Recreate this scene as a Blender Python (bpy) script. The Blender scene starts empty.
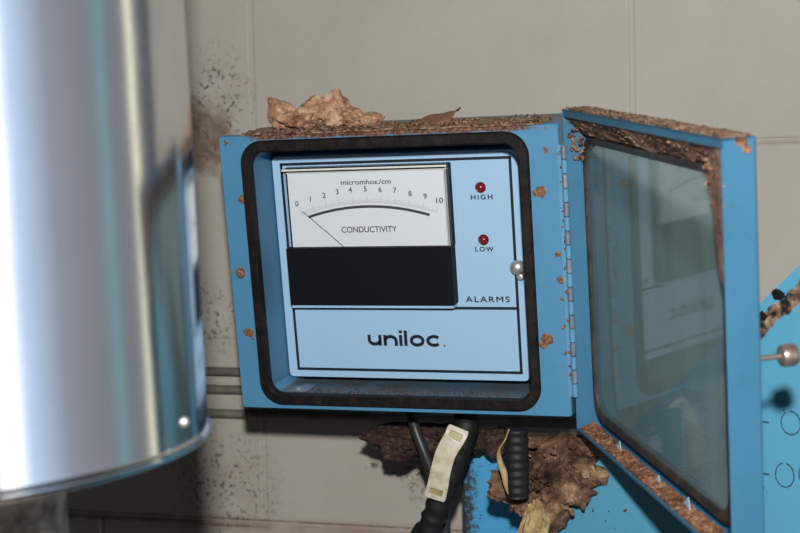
import bpy, bmesh, math, random
from mathutils import Vector, Matrix, Euler, noise
from math import pi, sin, cos, radians, sqrt
random.seed(7)
S = bpy.context.scene
COL = S.collection
V = Vector

# ------------------------------------------------------------------ helpers
def tag(o, label=None, cat=None, group=None, kind=None):
    if label: o['label'] = label
    if cat: o['category'] = cat
    if group: o['group'] = group
    if kind: o['kind'] = kind
    return o

def empty(name, loc=(0, 0, 0), rot=(0, 0, 0)):
    o = bpy.data.objects.new(name, None)
    o.location = loc; o.rotation_euler = rot; o.empty_display_size = .02
    COL.objects.link(o)
    return o

def link(name, bm, mats, parent=None, loc=(0, 0, 0), rot=(0, 0, 0), smooth=False, angle=40):
    me = bpy.data.meshes.new(name)
    bmesh.ops.recalc_face_normals(bm, faces=bm.faces[:])
    if smooth:
        for f in bm.faces: f.smooth = True
        for e in bm.edges:
            if len(e.link_faces) == 2 and e.calc_face_angle(0) > radians(angle): e.smooth = False
    bm.to_mesh(me); bm.free()
    if not isinstance(mats, (list, tuple)): mats = [mats]
    for m in mats: me.materials.append(m)
    o = bpy.data.objects.new(name, me)
    o.location = loc; o.rotation_euler = rot
    if parent: o.parent = parent
    COL.objects.link(o)
    return o

def box(bm, x0, x1, y0, y1, z0, z1, bev=0, mi=0):
    g = bmesh.ops.create_cube(bm, size=1)
    vs = g['verts']
    for v in vs:
        v.co = V(((x0 + x1) / 2 + v.co.x * (x1 - x0), (y0 + y1) / 2 + v.co.y * (y1 - y0), (z0 + z1) / 2 + v.co.z * (z1 - z0)))
    fs = set(f for v in vs for f in v.link_faces)
    for f in fs: f.material_index = mi
    if bev:
        es = list(set(e for v in vs for e in v.link_edges))
        r = bmesh.ops.bevel(bm, geom=es, offset=bev, segments=2, profile=.6, affect='EDGES')
        for f in r['faces']: f.material_index = mi
    return vs

def tube(bm, pts, rad, n=14, cap=True, mi=0):
    pts = [V(p) for p in pts]
    rr = rad if isinstance(rad, (list, tuple)) else [rad] * len(pts)
    rings = []; prev = None
    for i, p in enumerate(pts):
        t = (pts[min(i + 1, len(pts) - 1)] - pts[max(i - 1, 0)]).normalized()
        if prev is None:
            a = t.orthogonal().normalized()
        else:
            a = (prev - t * prev.dot(t)).normalized()
        prev = a; b = t.cross(a)
        rings.append([bm.verts.new(p + (a * cos(2 * pi * k / n) + b * sin(2 * pi * k / n)) * rr[i]) for k in range(n)])
    for i in range(len(rings) - 1):
        for k in range(n):
            f = bm.faces.new((rings[i][k], rings[i][(k + 1) % n], rings[i + 1][(k + 1) % n], rings[i + 1][k])); f.material_index = mi
    if cap:
        bm.faces.new(rings[0]).material_index = mi; bm.faces.new(rings[-1]).material_index = mi

def spline(ps, n=8):
    ps = [V(p) for p in ps]; out = []
    for i in range(len(ps) - 1):
        a = ps[max(i - 1, 0)]; b = ps[i]; c = ps[i + 1]; d = ps[min(i + 2, len(ps) - 1)]
        for k in range(n):
            t = k / n
            out.append(.5 * ((2 * b) + (c - a) * t + (2 * a - 5 * b + 4 * c - d) * t * t + (3 * b - a - 3 * c + d) * t ** 3))
    out.append(ps[-1])
    return out

def lathe(bm, prof, n=48, center=(0, 0, 0), axis='z', mi=0):
    c = V(center); rings = []
    for r, h in prof:
        ring = []
        for k in range(n):
            a = 2 * pi * k / n
            if axis == 'z': p = V((r * cos(a), r * sin(a), h))
            elif axis == 'y': p = V((r * cos(a), h, r * sin(a)))
            else: p = V((h, r * cos(a), r * sin(a)))
            ring.append(bm.verts.new(c + p))
        rings.append(ring)
    for i in range(len(rings) - 1):
        for k in range(n):
            bm.faces.new((rings[i][k], rings[i][(k + 1) % n], rings[i + 1][(k + 1) % n], rings[i + 1][k])).material_index = mi
    if prof[0][0] > 1e-6: bm.faces.new(rings[0]).material_index = mi
    if prof[-1][0] > 1e-6: bm.faces.new(rings[-1]).material_index = mi
    bmesh.ops.remove_doubles(bm, verts=[v for r in rings for v in r], dist=1e-7)

def rrect(x0, x1, z0, z1, r, n=8):
    pts = []
    for cx, cz, a0 in ((x1 - r, z1 - r, 0), (x0 + r, z1 - r, 90), (x0 + r, z0 + r, 180), (x1 - r, z0 + r, 270)):
        for k in range(n + 1):
            a = radians(a0 + 90 * k / n); pts.append((cx + r * cos(a), cz + r * sin(a)))
    return pts

def loops(bm, ls, close=True, cap0=False, cap1=False, mi=0):
    """ls = list of (2D loop, y)"""
    rs = [[bm.verts.new((x, y, z)) for x, z in L] for L, y in ls]
    idx = list(range(len(rs))); n = len(rs[0])
    pairs = list(zip(idx, idx[1:])) + ([(idx[-1], 0)] if close else [])
    for a, b in pairs:
        for k in range(n):
            bm.faces.new((rs[a][k], rs[a][(k + 1) % n], rs[b][(k + 1) % n], rs[b][k])).material_index = mi
    if cap0: bm.faces.new(rs[0]).material_index = mi
    if cap1: bm.faces.new(rs[-1]).material_index = mi

_t = (1 + sqrt(5)) / 2
_IV = [V(v).normalized() for v in ((-1, _t, 0), (1, _t, 0), (-1, -_t, 0), (1, -_t, 0), (0, -1, _t), (0, 1, _t), (0, -1, -_t), (0, 1, -_t), (_t, 0, -1), (_t, 0, 1), (-_t, 0, -1), (-_t, 0, 1))]
_IF = ((0, 11, 5), (0, 5, 1), (0, 1, 7), (0, 7, 10), (0, 10, 11), (1, 5, 9), (5, 11, 4), (11, 10, 2), (10, 7, 6), (7, 1, 8), (3, 9, 4), (3, 4, 2), (3, 2, 6), (3, 6, 8), (3, 8, 9), (4, 9, 5), (2, 4, 11), (6, 2, 10), (8, 6, 7), (9, 8, 1))
def chunk(bm, c, s, mi=0, flat=1.0, rng=random):
    m = Euler((rng.uniform(0, 6), rng.uniform(0, 6), rng.uniform(0, 6))).to_matrix()
    sc = V((rng.uniform(.6, 1.5), rng.uniform(.4, 1.1), rng.uniform(.25, .8)))
    vs = []
    for v in _IV:
        p = v * rng.uniform(.65, 1.2)
        p = m @ V((p.x * sc.x, p.y * sc.y, p.z * sc.z)) * s
        p.z *= flat
        vs.append(bm.verts.new(V(c) + p))
    for f in _IF: bm.faces.new([vs[i] for i in f]).material_index = mi

def crumple(bm, c, r, seed, amp=.35, freq=1.6, sub=4, mi=0, rot=(0, 0, 0), planes=26):
    """a faceted, creased lump: random cutting planes around an ellipsoid, folded by cell noise"""
    rg = random.Random(int(seed * 77) + 5)
    pl = []
    for _ in range(planes):
        n = V((rg.gauss(0, 1), rg.gauss(0, 1), rg.gauss(0, 1))).normalized(); pl.append((n, rg.uniform(1 - amp * .9, 1.0 + amp * .25)))
    off = V((seed * 3.1, seed * 1.7, seed * 5.3)); M = Euler(rot).to_matrix()
    g = bmesh.ops.create_icosphere(bm, subdivisions=sub, radius=1)
    for v in g['verts']:
        d = v.co.normalized()
        k = 1.35
        for n, h in pl:
            q = n.dot(d)
            if q > .2: k = min(k, h / q)
        q = d * freq + off
        ds, _ = noise.voronoi(q * 1.5)
        k *= 1 + amp * .55 * ((ds[1] - ds[0]) - .35) + amp * .45 * noise.noise(q * 1.1) + amp * .12 * noise.noise(q * 9)
        v.co = V(c) + M @ V((d.x * r[0] * k, d.y * r[1] * k, d.z * r[2] * k))
    if mi:
        for f in set(f for v in g['verts'] for f in v.link_faces): f.material_index = mi

# ------------------------------------------------------------------ materials
class NT:
    def __init__(s, name):
        s.m = bpy.data.materials.new(name); s.m.use_nodes = True
        s.t = s.m.node_tree; s.n = s.t.nodes; s.l = s.t.links
        s.b = s.n['Principled BSDF']; s.out = s.n['Material Output']
    def new(s, t, **k):
        n = s.n.new(t)
        for a, b in k.items(): setattr(n, a, b)
        return n
    def put(s, sock, v):
        if hasattr(v, 'is_linked') or isinstance(v, bpy.types.NodeSocket): s.l.new(v, sock)
        else: sock.default_value = v
    def coord(s):
        return s.new('ShaderNodeTexCoord').outputs['Object']
    def noise(s, scale, detail=4, rough=.55, vec=None, dist=0):
        n = s.new('ShaderNodeTexNoise'); n.inputs['Scale'].default_value = scale
        n.inputs['Detail'].default_value = detail; n.inputs['Roughness'].default_value = rough; n.inputs['Distortion'].default_value = dist
        s.l.new(vec or s.coord(), n.inputs['Vector']); return n.outputs['Fac']
    def voro(s, scale, vec=None, rnd=1):
        n = s.new('ShaderNodeTexVoronoi'); n.inputs['Scale'].default_value = scale; n.inputs['Randomness'].default_value = rnd
        s.l.new(vec or s.coord(), n.inputs['Vector']); return n.outputs['Distance'], n.outputs['Color']
    def ramp(s, fac, stops, interp='LINEAR'):
        r = s.new('ShaderNodeValToRGB'); r.color_ramp.interpolation = interp
        el = r.color_ramp.elements
        while len(el) < len(stops): el.new(.5)
        for e, (p, c) in zip(el, stops):
            e.position = p; e.color = (c[0], c[1], c[2], 1) if isinstance(c, (tuple, list)) else (c, c, c, 1)
        s.l.new(fac, r.inputs['Fac']); return r.outputs['Color']
    def math(s, op, a, b=0.0, c=0.0, clamp=False):
        n = s.new('ShaderNodeMath', operation=op, use_clamp=clamp)
        for i, x in enumerate((a, b, c)): s.put(n.inputs[i], x)
        return n.outputs[0]
    def mix(s, fac, a, b, blend='MIX'):
        n = s.new('ShaderNodeMix', data_type='RGBA', blend_type=blend)
        s.put(n.inputs[0], fac)
        for i, x in ((6, a), (7, b)):
            s.put(n.inputs[i], x if not isinstance(x, tuple) else (x[0], x[1], x[2], 1))
        return n.outputs[2]
    def bump(s, h, strength=.3, dist=.001, chain=None):
        n = s.new('ShaderNodeBump'); n.inputs['Strength'].default_value = strength; n.inputs['Distance'].default_value = dist
        s.l.new(h, n.inputs['Height'])
        if chain: s.l.new(chain, n.inputs['Normal'])
        s.l.new(n.outputs['Normal'], s.b.inputs['Normal']); return n.outputs['Normal']
    def set(s, **k):
        for a, v in k.items():
            sock = s.b.inputs[a.replace('_', ' ')]
            if isinstance(v, tuple) and len(v) == 3: v = (v[0], v[1], v[2], 1)
            s.put(sock, v)
        return s
    def spots(s, lst, amp=.004, freq=180):
        """mask that is 1 inside ragged patches (x, y, z, r) given in the object's own space"""
        co = s.coord()
        nz = s.new('ShaderNodeTexNoise'); nz.inputs['Scale'].default_value = freq; nz.inputs['Detail'].default_value = 3
        s.l.new(co, nz.inputs['Vector'])
        sub = s.new('ShaderNodeVectorMath', operation='SUBTRACT'); s.l.new(nz.outputs['Color'], sub.inputs[0]); sub.inputs[1].default_value = (.5, .5, .5)
        mul = s.new('ShaderNodeVectorMath', operation='SCALE'); s.l.new(sub.outputs[0], mul.inputs[0]); mul.inputs['Scale'].default_value = amp * 2
        add = s.new('ShaderNodeVectorMath', operation='ADD'); s.l.new(co, add.inputs[0]); s.l.new(mul.outputs[0], add.inputs[1])
        acc = None
        for x, y, z, r in lst:
            d = s.new('ShaderNodeVectorMath', operation='DISTANCE'); s.l.new(add.outputs[0], d.inputs[0]); d.inputs[1].default_value = (x, y, z)
            q = s.math('DIVIDE', d.outputs['Value'], r)
            acc = q if acc is None else s.math('MINIMUM', acc, q)
        return s.math('MULTIPLY', s.math('SUBTRACT', 1.08, acc), 6.0, clamp=True)

def plain(name, col, rough=.5, metal=0, spec=.5, var=0, bump=0, bscale=400):
    m = NT(name); m.set(Base_Color=col, Roughness=rough, Metallic=metal, Specular_IOR_Level=spec)
    if var:
        nz = m.noise(60, 5)
        m.set(Base_Color=m.mix(m.ramp(nz, [(.35, 0), (.7, 1)]), col, tuple(c * (1 - var) for c in col)))
    if bump: m.bump(m.noise(bscale, 4), bump, .0006)
    return m.m

def blue_paint(name, col, spots, extra=None, rough=.42, speck=.5):
    m = NT(name)
    nz = m.noise(18, 5, .6)
    c = m.mix(m.ramp(nz, [(.3, 0), (.75, 1)]), col, tuple(a * .84 for a in col))
    # fine dark pits
    d, _ = m.voro(330)
    pm = m.math('MULTIPLY', m.math('LESS_THAN', d, .13), m.ramp(m.noise(45, 2), [(.52, 0), (.62, 1)]))
    c = m.mix(m.math('MULTIPLY', pm, speck), c, (.03, .05, .07))
    mask = None
    if spots:
        mask = m.spots(spots)
        inner = m.ramp(m.noise(420, 4), [(.35, (.05, .025, .015)), (.55, (.20, .09, .04)), (.75, (.42, .24, .12))])
        c = m.mix(mask, c, inner)
    if extra: c, mask2 = extra(m, c)
    m.set(Base_Color=c, Roughness=rough, Specular_IOR_Level=.35)
    if mask: m.bump(m.math('ADD', m.math('MULTIPLY', mask, m.noise(500, 3)), m.math('MULTIPLY', m.noise(900, 2), .04)), .6, .0012)
    else: m.bump(m.noise(900, 3), .06, .0006)
    return m.m

def lin(r, g, b):
    f = lambda v: (v / 255 / 12.92) if v / 255 <= .04045 else ((v / 255 + .055) / 1.055) ** 2.4
    return (f(r), f(g), f(b))

BLUE = (.070, .225, .385)
hinge_spots = [(.2893, 0, .2224, .0022), (.2832, 0, .1886, .0050), (.2822, 0, .0665, .0052), (.2788, 0, .0615, .0034), (.2790, 0, .1875, .0028), (.2942, 0, .1375, .0024), (.2930, 0, .160, .0012),
               (.296, 0, .116, .0026), (.2963, 0, .100, .002), (.297, 0, .077, .002), (.297, 0, .055, .0018), (.0175, 0, .1885, .0036), (.0133, 0, .0695, .0042), (.0165, 0, .064, .0018),
               (.0068, 0, .2375, .0018), (.2895, 0, .2405, .0014), (.0103, 0, .123, .0048)]
M_box = blue_paint('enclosure_blue_paint', BLUE, hinge_spots)
def band(m, c):
    # rust bleeding along the top rim of the box front
    sep = m.new('ShaderNodeSeparateXYZ'); m.l.new(m.coord(), sep.inputs[0])
    fl_ = m.math('MULTIPLY', m.math('MULTIPLY', m.math('SUBTRACT', .0135, sep.outputs['Z']), 600., clamp=True), m.math('MULTIPLY', m.math('SUBTRACT', sep.outputs['Y'], .003), 600., clamp=True))
    fl_ = m.math('MULTIPLY', fl_, m.math('MULTIPLY', m.math('SUBTRACT', sep.outputs['Z'], .004), 600., clamp=True))
    c = m.mix(m.math('MULTIPLY', fl_, m.ramp(m.noise(24, 4), [(.3, .55), (.6, .95)])), c, (.075, .078, .07))
    k = m.math('ADD', m.math('MULTIPLY', m.math('SUBTRACT', sep.outputs['Z'], .2382), 520.), m.math('MULTIPLY', m.math('SUBTRACT', m.noise(90, 5, .7), .5), 4.2))
    xr = m.math('MULTIPLY', m.math('SUBTRACT', sep.outputs['X'], .022), 60., clamp=True)
    xl = m.math('MULTIPLY', m.math('SUBTRACT', .286, sep.outputs['X']), 60., clamp=True)
    k = m.math('MULTIPLY', m.math('MULTIPLY', m.math('MULTIPLY', k, 1.0, clamp=True), xr), xl)
    inner = m.ramp(m.noise(300, 5), [(.35, (.03, .018, .013)), (.5, (.11, .05, .03)), (.7, (.28, .16, .10))])
    return m.mix(k, c, inner), k
M_box = blue_paint('enclosure_blue_paint', BLUE, hinge_spots, extra=band)
M_door = blue_paint('door_blue_paint_dimmed', (.044, .160, .270), [(.3086, .013, .2525, .0035), (.3086, .016, .2470, .0026), (.01, .01, .235, .006), (.006, .012, .178, .003), (.006, .012, .222, .003), (.007, .014, .154, .005), (.008, .014, .06, .003), (.006, .012, .105, .003), (.009, .014, .04, .002), (.006, .016, .2, .003)], speck=.8)  # same paint as the housing, colour darkened to offset the flash on the door
M_hingeblue = blue_paint('hinge_blue_paint', (.10, .27, .42), [])
M_hingebare = plain('hinge_bare_metal', (.20, .25, .33), .45, .15, var=.6, bump=.3)
M_rustm = NT('rusty_metal'); M_rustm.set(Base_Color=M_rustm.ramp(M_rustm.noise(260, 4), [(.3, (.06, .03, .02)), (.6, (.22, .12, .07)), (.8, (.4, .33, .28))]), Roughness=.7, Metallic=.2); M_rustm = M_rustm.m
m = NT('black_rubber_gasket'); m.set(Base_Color=m.mix(m.ramp(m.noise(110, 5, .65), [(.45, 0), (.72, 1)]), (.006, .0055, .006), (.022, .014, .011)), Roughness=.6, Specular_IOR_Level=.15); m.bump(m.noise(350, 4), .4, .0008); M_gasket = m.m
m = NT('door_gasket_rubber'); m.set(Base_Color=m.mix(m.ramp(m.noise(80, 5, .65), [(.42, 0), (.7, 1)]), (.02, .018, .017), (.07, .05, .038)), Roughness=.5); m.bump(m.noise(350, 4), .4, .0008); M_dgasket = m.m
M_panel = plain('panel_pale_blue', (.305, .475, .65), .38, 0, .4)
M_black = plain('matte_black_ink', (.006, .010, .018), .55, 0, .3)
M_blackblk = plain('black_plastic', (.0045, .005, .008), .6, 0, .12)
M_white = plain('dial_white', (.62, .66, .70), .5)
M_grey = plain('grey_ink', (.16, .17, .19), .6)
M_lgrey = plain('pale_grey_ink', (.36, .38, .41), .6)
M_ink = plain('dark_grey_ink', (.035, .038, .048), .6)
M_chrome = plain('bright_screw_metal', (.60, .60, .57), .36, .75)
M_red = plain('red_lamp_plastic', (.12, .004, .006), .2, 0, .6)
M_redc = plain('red_lamp_core', (.16, .008, .01), .25, 0, .6)
M_strap = NT('cream_plastic'); M_strap.set(Base_Color=M_strap.mix(M_strap.ramp(M_strap.noise(90, 5, .65), [(.42, 0), (.75, 1)]), (.56, .52, .42), (.34, .26, .15)), Roughness=.45); M_strap = M_strap.m
M_straprim = plain('yellowed_plastic', (.42, .34, .14), .5, var=.5)
M_hose = plain('black_hose_rubber', (.011, .011, .012), .55, 0, .25, bump=.5, bscale=500)
M_cable = plain('grey_cable_sheath', (.022, .022, .026), .42, 0, .4)
m = NT('fired_clay_brown'); M_tube = plain('dull_steel_tube', (.16, .145, .125), .6, .0, var=.4)

# clear parts
def clear(name, tint, gloss=.9, dust=0., dcol=(.5, .5, .5), rough=0.0, ior=1.5, dustmask=None):
    m = NT(name); m.n.remove(m.b)
    tr = m.new('ShaderNodeBsdfTransparent'); tr.inputs[0].default_value = (*tint, 1)
    gl = m.new('ShaderNodeBsdfGlossy'); gl.inputs['Roughness'].default_value = rough
    gl.inputs[0].default_value = (gloss, gloss, gloss, 1)
    fr = m.new('ShaderNodeFresnel'); fr.inputs['IOR'].default_value = ior
    df = m.new('ShaderNodeBsdfDiffuse'); df.inputs[0].default_value = (*dcol, 1)
    m1 = m.new('ShaderNodeMixShader'); m2 = m.new('ShaderNodeMixShader')
    d = dust
    if dustmask: d = dustmask(m)
    m.put(m1.inputs[0], d); m.l.new(tr.outputs[0], m1.inputs[1]); m.l.new(df.outputs[0], m1.inputs[2])
    ge = m.new('ShaderNodeNewGeometry'); m.l.new(m.math('MULTIPLY', fr.outputs[0], m.math('SUBTRACT', 1.0, ge.outputs['Backfacing'])), m2.inputs[0]); m.l.new(m1.outputs[0], m2.inputs[1]); m.l.new(gl.outputs[0], m2.inputs[2])
    m.l.new(m2.outputs[0], m.out.inputs[0])
    return m.m
def dm(m):
    sep = m.new('ShaderNodeSeparateXYZ'); m.l.new(m.coord(), sep.inputs[0])
    mp = m.new('ShaderNodeMapping'); mp.inputs['Scale'].default_value = (1, 1, .22); m.l.new(m.coord(), mp.inputs[0])
    return m.math('ADD', m.math('MULTIPLY', m.ramp(m.noise(55, 5, .6, vec=mp.outputs[0]), [(.3, 0), (.8, 1)]), .14), .19)
M_glass = clear('dirty_window_glass', (.66, .775, .79), gloss=.68, dustmask=dm, dcol=(.36, .48, .48), rough=.05, ior=1.5)
M_acryl = clear('clear_meter_cover', (.97, .97, .97), gloss=.5, ior=1.3)

# dirt
def dirtmat(name, cols, sc=220, rough=.9):
    m = NT(name); _, vc = m.voro(sc * 1.2)
    f = m.math('ADD', m.math('MULTIPLY', m.noise(sc, 5, .7), .75), m.math('MULTIPLY', m.noise(sc * .25, 3), .3))
    m.set(Base_Color=m.ramp(f, [(.34 + .34 * i / (len(cols) - 1), c) for i, c in enumerate(cols)]), Roughness=rough, Specular_IOR_Level=.2)
    m.bump(m.noise(sc * 2.2, 5, .7), .8, .0015)
    return m.m
M_dirt = dirtmat('dirt_brown', [(.045, .028, .02), (.14, .08, .05), (.26, .17, .11), (.36, .26, .18)])
M_dirtd = dirtmat('dirt_dark_brown', [(.02, .013, .011), (.06, .035, .028), (.11, .065, .05), (.2, .13, .10)])
M_dirtl = dirtmat('dirt_light_brown', [(.06, .036, .028), (.20, .115, .08), (.34, .21, .15), (.46, .32, .24)], 150)
M_rust = dirtmat('rust_orange_brown', [(.03, .014, .010), (.12, .05, .03), (.24, .11, .06), (.38, .23, .15)])
M_tan = dirtmat('dry_tan', [(.16, .075, .04), (.34, .19, .11), (.52, .34, .22), (.62, .46, .33)], 70)
M_pile = dirtmat('caked_brown_deposit', [(.010, .006, .005), (.050, .026, .017), (.15, .085, .05), (.38, .25, .15)], 38)
M_pileY = dirtmat('caked_tan_deposit', [(.10, .06, .03), (.26, .17, .08), (.38, .27, .13), (.45, .34, .2)], 55)
M_leaf = plain('dry_leaf_brown', (.20, .095, .055), .6, var=.4, bump=.4)
M_chip = plain('paint_chip_pale_blue', (.38, .52, .66), .5)

# ------------------------------------------------------------------ wall
JX = (-.2229, .1690); JZ = (.0805, -.3040)     # joints read off the wall (right vertical joint lies one block over)
PX = JX[1] - JX[0]; PZ = (JZ[0] - JZ[1]) / 2
m = NT('painted_block_wall')
big = m.noise(7, 5, .6)
base = m.mix(m.ramp(big, [(.3, 0), (.72, 1)]), (.395, .370, .330), (.35, .325, .285))
base = m.mix(m.math('MULTIPLY', m.ramp(m.noise(150, 5, .75), [(.55, 0), (.8, 1)]), .35), base, (.30, .26, .21))
def region_(cx, cz, rx, rz):
    sub = m.new('ShaderNodeVectorMath', operation='SUBTRACT'); m.l.new(m.coord(), sub.inputs[0]); sub.inputs[1].default_value = (cx, 0, cz)
    sc = m.new('ShaderNodeVectorMath', operation='MULTIPLY'); m.l.new(sub.outputs[0], sc.inputs[0]); sc.inputs[1].default_value = (1 / rx, 0, 1 / rz)
    ln = m.new('ShaderNodeVectorMath', operation='LENGTH'); m.l.new(sc.outputs[0], ln.inputs[0])
    return m.math('MULTIPLY', m.math('SUBTRACT', 1.0, m.math('ADD', ln.outputs['Value'], m.math('MULTIPLY', m.math('SUBTRACT', m.noise(50, 3), .5), .9))), 2.2, clamp=True)
# brown stain with a dark heart beside the jacket, left of the box
st = m.math('MULTIPLY', m.math('POWER', m.math('MAXIMUM', region_(-.288, .103, .050, .044), 0.0), .8), m.ramp(m.noise(60, 4), [(.3, .6), (.6, 1)]))
# mould specks, thick low on the left, near the box's upper left and under the cables
sp1 = m.ramp(m.noise(190, 3, .6), [(.52, 0), (.58, 1)])
sp2 = m.ramp(m.noise(62, 4, .7), [(.44, 0), (.56, 1)])
co = m.coord()
def region(cx, cz, rx, rz):
    sub = m.new('ShaderNodeVectorMath', operation='SUBTRACT'); m.l.new(co, sub.inputs[0]); sub.inputs[1].default_value = (cx, 0, cz)
    sc = m.new('ShaderNodeVectorMath', operation='MULTIPLY'); m.l.new(sub.outputs[0], sc.inputs[0]); sc.inputs[1].default_value = (1 / rx, 0, 1 / rz)
    ln = m.new('ShaderNodeVectorMath', operation='LENGTH'); m.l.new(sc.outputs[0], ln.inputs[0])
    return m.math('MULTIPLY', m.math('SUBTRACT', 1.0, ln.outputs['Value']), 1.6, clamp=True)
regs = [region(-.27, -.27, .075, .075), region(-.26, .14, .045, .07), region(-.055, -.235, .022, .05), region(-.28, -.09, .04, .05), region(-.27, .10, .04, .04)]
rg = regs[0]
for r_ in regs[1:]: rg = m.math('MAXIMUM', rg, r_)
spk = m.math('MULTIPLY', m.math('MULTIPLY', sp1, sp2), rg)
base = m.mix(m.math('MULTIPLY', st, .9), base, (.11, .055, .032))
base = m.mix(m.math('MULTIPLY', spk, .85, clamp=True), base, (.035, .03, .026))
base = m.mix(m.math('MULTIPLY', m.math('MULTIPLY', rg, m.ramp(m.noise(30, 4), [(.4, 0), (.7, 1)])), .35), base, (.22, .18, .15))
# pink-brown grime in and under the low bed joint
sep = m.new('ShaderNodeSeparateXYZ'); m.l.new(co, sep.inputs[0])
jl = m.math('SUBTRACT', 1.0, m.math('MULTIPLY', m.math('ABSOLUTE', m.math('SUBTRACT', sep.outputs['Z'], JZ[1] - .004)), 70.0), clamp=True)
jl = m.math('MULTIPLY', m.math('MULTIPLY', jl, m.ramp(m.noise(35, 4), [(.3, .3), (.6, 1)])), .75)
base = m.mix(jl, base, (.25, .16, .14))
cl = m.math('SUBTRACT', 1.0, m.math('MULTIPLY', m.math('ABSOLUTE', m.math('SUBTRACT', sep.outputs['Z'], JZ[1] + .0025)), 600.0), clamp=True)
cl2 = m.math('SUBTRACT', 1.0, m.math('MULTIPLY', m.math('ABSOLUTE', m.math('SUBTRACT', sep.outputs['Z'], m.math('ADD', JZ[1] - .0065, m.math('MULTIPLY', m.noise(14, 3), .004)))), 600.0), clamp=True)
cl2 = m.math('MULTIPLY', cl2, m.math('MULTIPLY', m.math('SUBTRACT', -.215, sep.outputs['X']), 80.0, clamp=True))
cl = m.math('MAXIMUM', cl, cl2)
base = m.mix(m.math('MULTIPLY', m.math('MULTIPLY', cl, m.ramp(m.noise(60, 4), [(.35, .2), (.6, 1)])), .9), base, (.06, .035, .03))
jt = m.math('SUBTRACT', 1.0, m.math('MULTIPLY', m.math('ABSOLUTE', m.math('SUBTRACT', sep.outputs['Z'], JZ[0] - .002)), 260.0), clamp=True)
base = m.mix(m.math('MULTIPLY', m.math('MULTIPLY', jt, m.ramp(m.noise(30, 4), [(.3, .4), (.6, 1)])), .5), base, (.20, .15, .12))
m.set(Base_Color=base, Roughness=.75, Specular_IOR_Level=.25)
m.bump(m.math('ADD', m.math('MULTIPLY', m.noise(260, 4, .7), .5), m.noise(25, 3)), .35, .0018)
M_wall = m.m

bm = bmesh.new()
row = 0; z1 = JZ[0] + 5 * PZ
g = .0020
for r in range(-6, 6):
    zb = JZ[0] + r * PZ; zt = zb + PZ
    off = 0 if r % 2 == 0 else .5
    if zb < -1.05: continue
    for c in range(-3, 3):
        xa = JX[0] + (c + off) * PX; xb = xa + PX
        if xa > .48: continue
        box(bm, xa + g, min(xb - g, .50), 0.0, .05, zb + g, zt - g, bev=.0022)
box(bm, -1.35, .50, .0016, .06, JZ[0] - 6 * PZ, JZ[0] + 6 * PZ)
wall = tag(link('wall_back', bm, M_wall, smooth=False), kind='structure')

ZF = JZ[0] - 6 * PZ
bm = bmesh.new(); box(bm, -1.35, .50, -2.4, .06, ZF - .05, ZF)
fm = NT('concrete_floor'); fm.set(Base_Color=fm.mix(fm.noise(9, 6), (.16, .15, .14), (.26, .24, .22)), Roughness=.85)
tag(link('floor', bm, fm.m), kind='structure')

# ------------------------------------------------------------------ meter enclosure
R_BOX = Euler((radians(7.3728), radians(-.0842), radians(-1.0797)))
BOX0 = (-.1536, -.1999, -.1475)
enc = empty('meter_enclosure', BOX0, R_BOX)
tag(enc, 'blue wall-mounted conductivity meter enclosure with white dial and open glazed door', 'meter box')
W, H, DEP = .300, .2434, .145
bm = bmesh.new()
o0 = rrect(0, W, 0, H, .0025); o1 = rrect(.0008, W - .0008, .0008, H - .0008, .0025)
i0 = rrect(.0280, .2668, .0130, .2292, .014); i1 = rrect(.0275, .2720, .0105, .2310, .012)
loops(bm, [(o0, .0012), (o1, 0), (i0, 0), (i0, .004), (i1, .006), (i1, .074)], close=False, cap1=True)
# outer shell set in behind a 12 mm front rim
b1 = rrect(0, W, 0, H, .0025); b2 = rrect(.004, W - .004, .004, H - .004, .003)
loops(bm, [(o0, .0012), (b1, .012), (b2, .012), (b2, DEP)], close=False, cap1=True)
bmesh.ops.remove_doubles(bm, verts=bm.verts[:], dist=1e-6)
link('housing', bm, M_box, enc, smooth=True, angle=30)
# four mounting feet reaching the wall
for x in (.04, .26):
    for z in (.03, .21):
        bm = bmesh.new()
        yb = .2 + (.005 if z < .1 else .03)
        yb = .196 + z * .129 + 0.004
        lathe(bm, [(.008, DEP), (.008, yb)], 16, (x, 0, z), 'y'); link('mounting_stud', bm, M_rustm, enc, smooth=True)
# gasket
bm = bmesh.new()
go = rrect(.0202, .2752, .0042, .2388, .0205, 12); gi = rrect(.0284, .2664, .0135, .2288, .0135, 12)
gm = rrect(.0216, .2738, .0056, .2374, .0195, 12); gm2 = rrect(.0272, .2676, .0120, .2302, .0145, 12)
loops(bm, [(go, 0.0002), (go, -.0018), (gm, -.0034), (gm2, -.0036), (gi, -.0020), (gi, .0060)], close=True)
link('gasket', bm, M_gasket, enc, smooth=True, angle=35)
# flange screw on the left
bm = bmesh.new(); lathe(bm, [(.0040, 0), (.0041, -.0010), (.0032, -.0026), (0.0018, -.0030), (.0012, -.0018), (0, -.0018)], 20, (.0103, 0, .123), 'y')
link('flange_screw', bm, M_rustm, enc, smooth=True)
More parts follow.
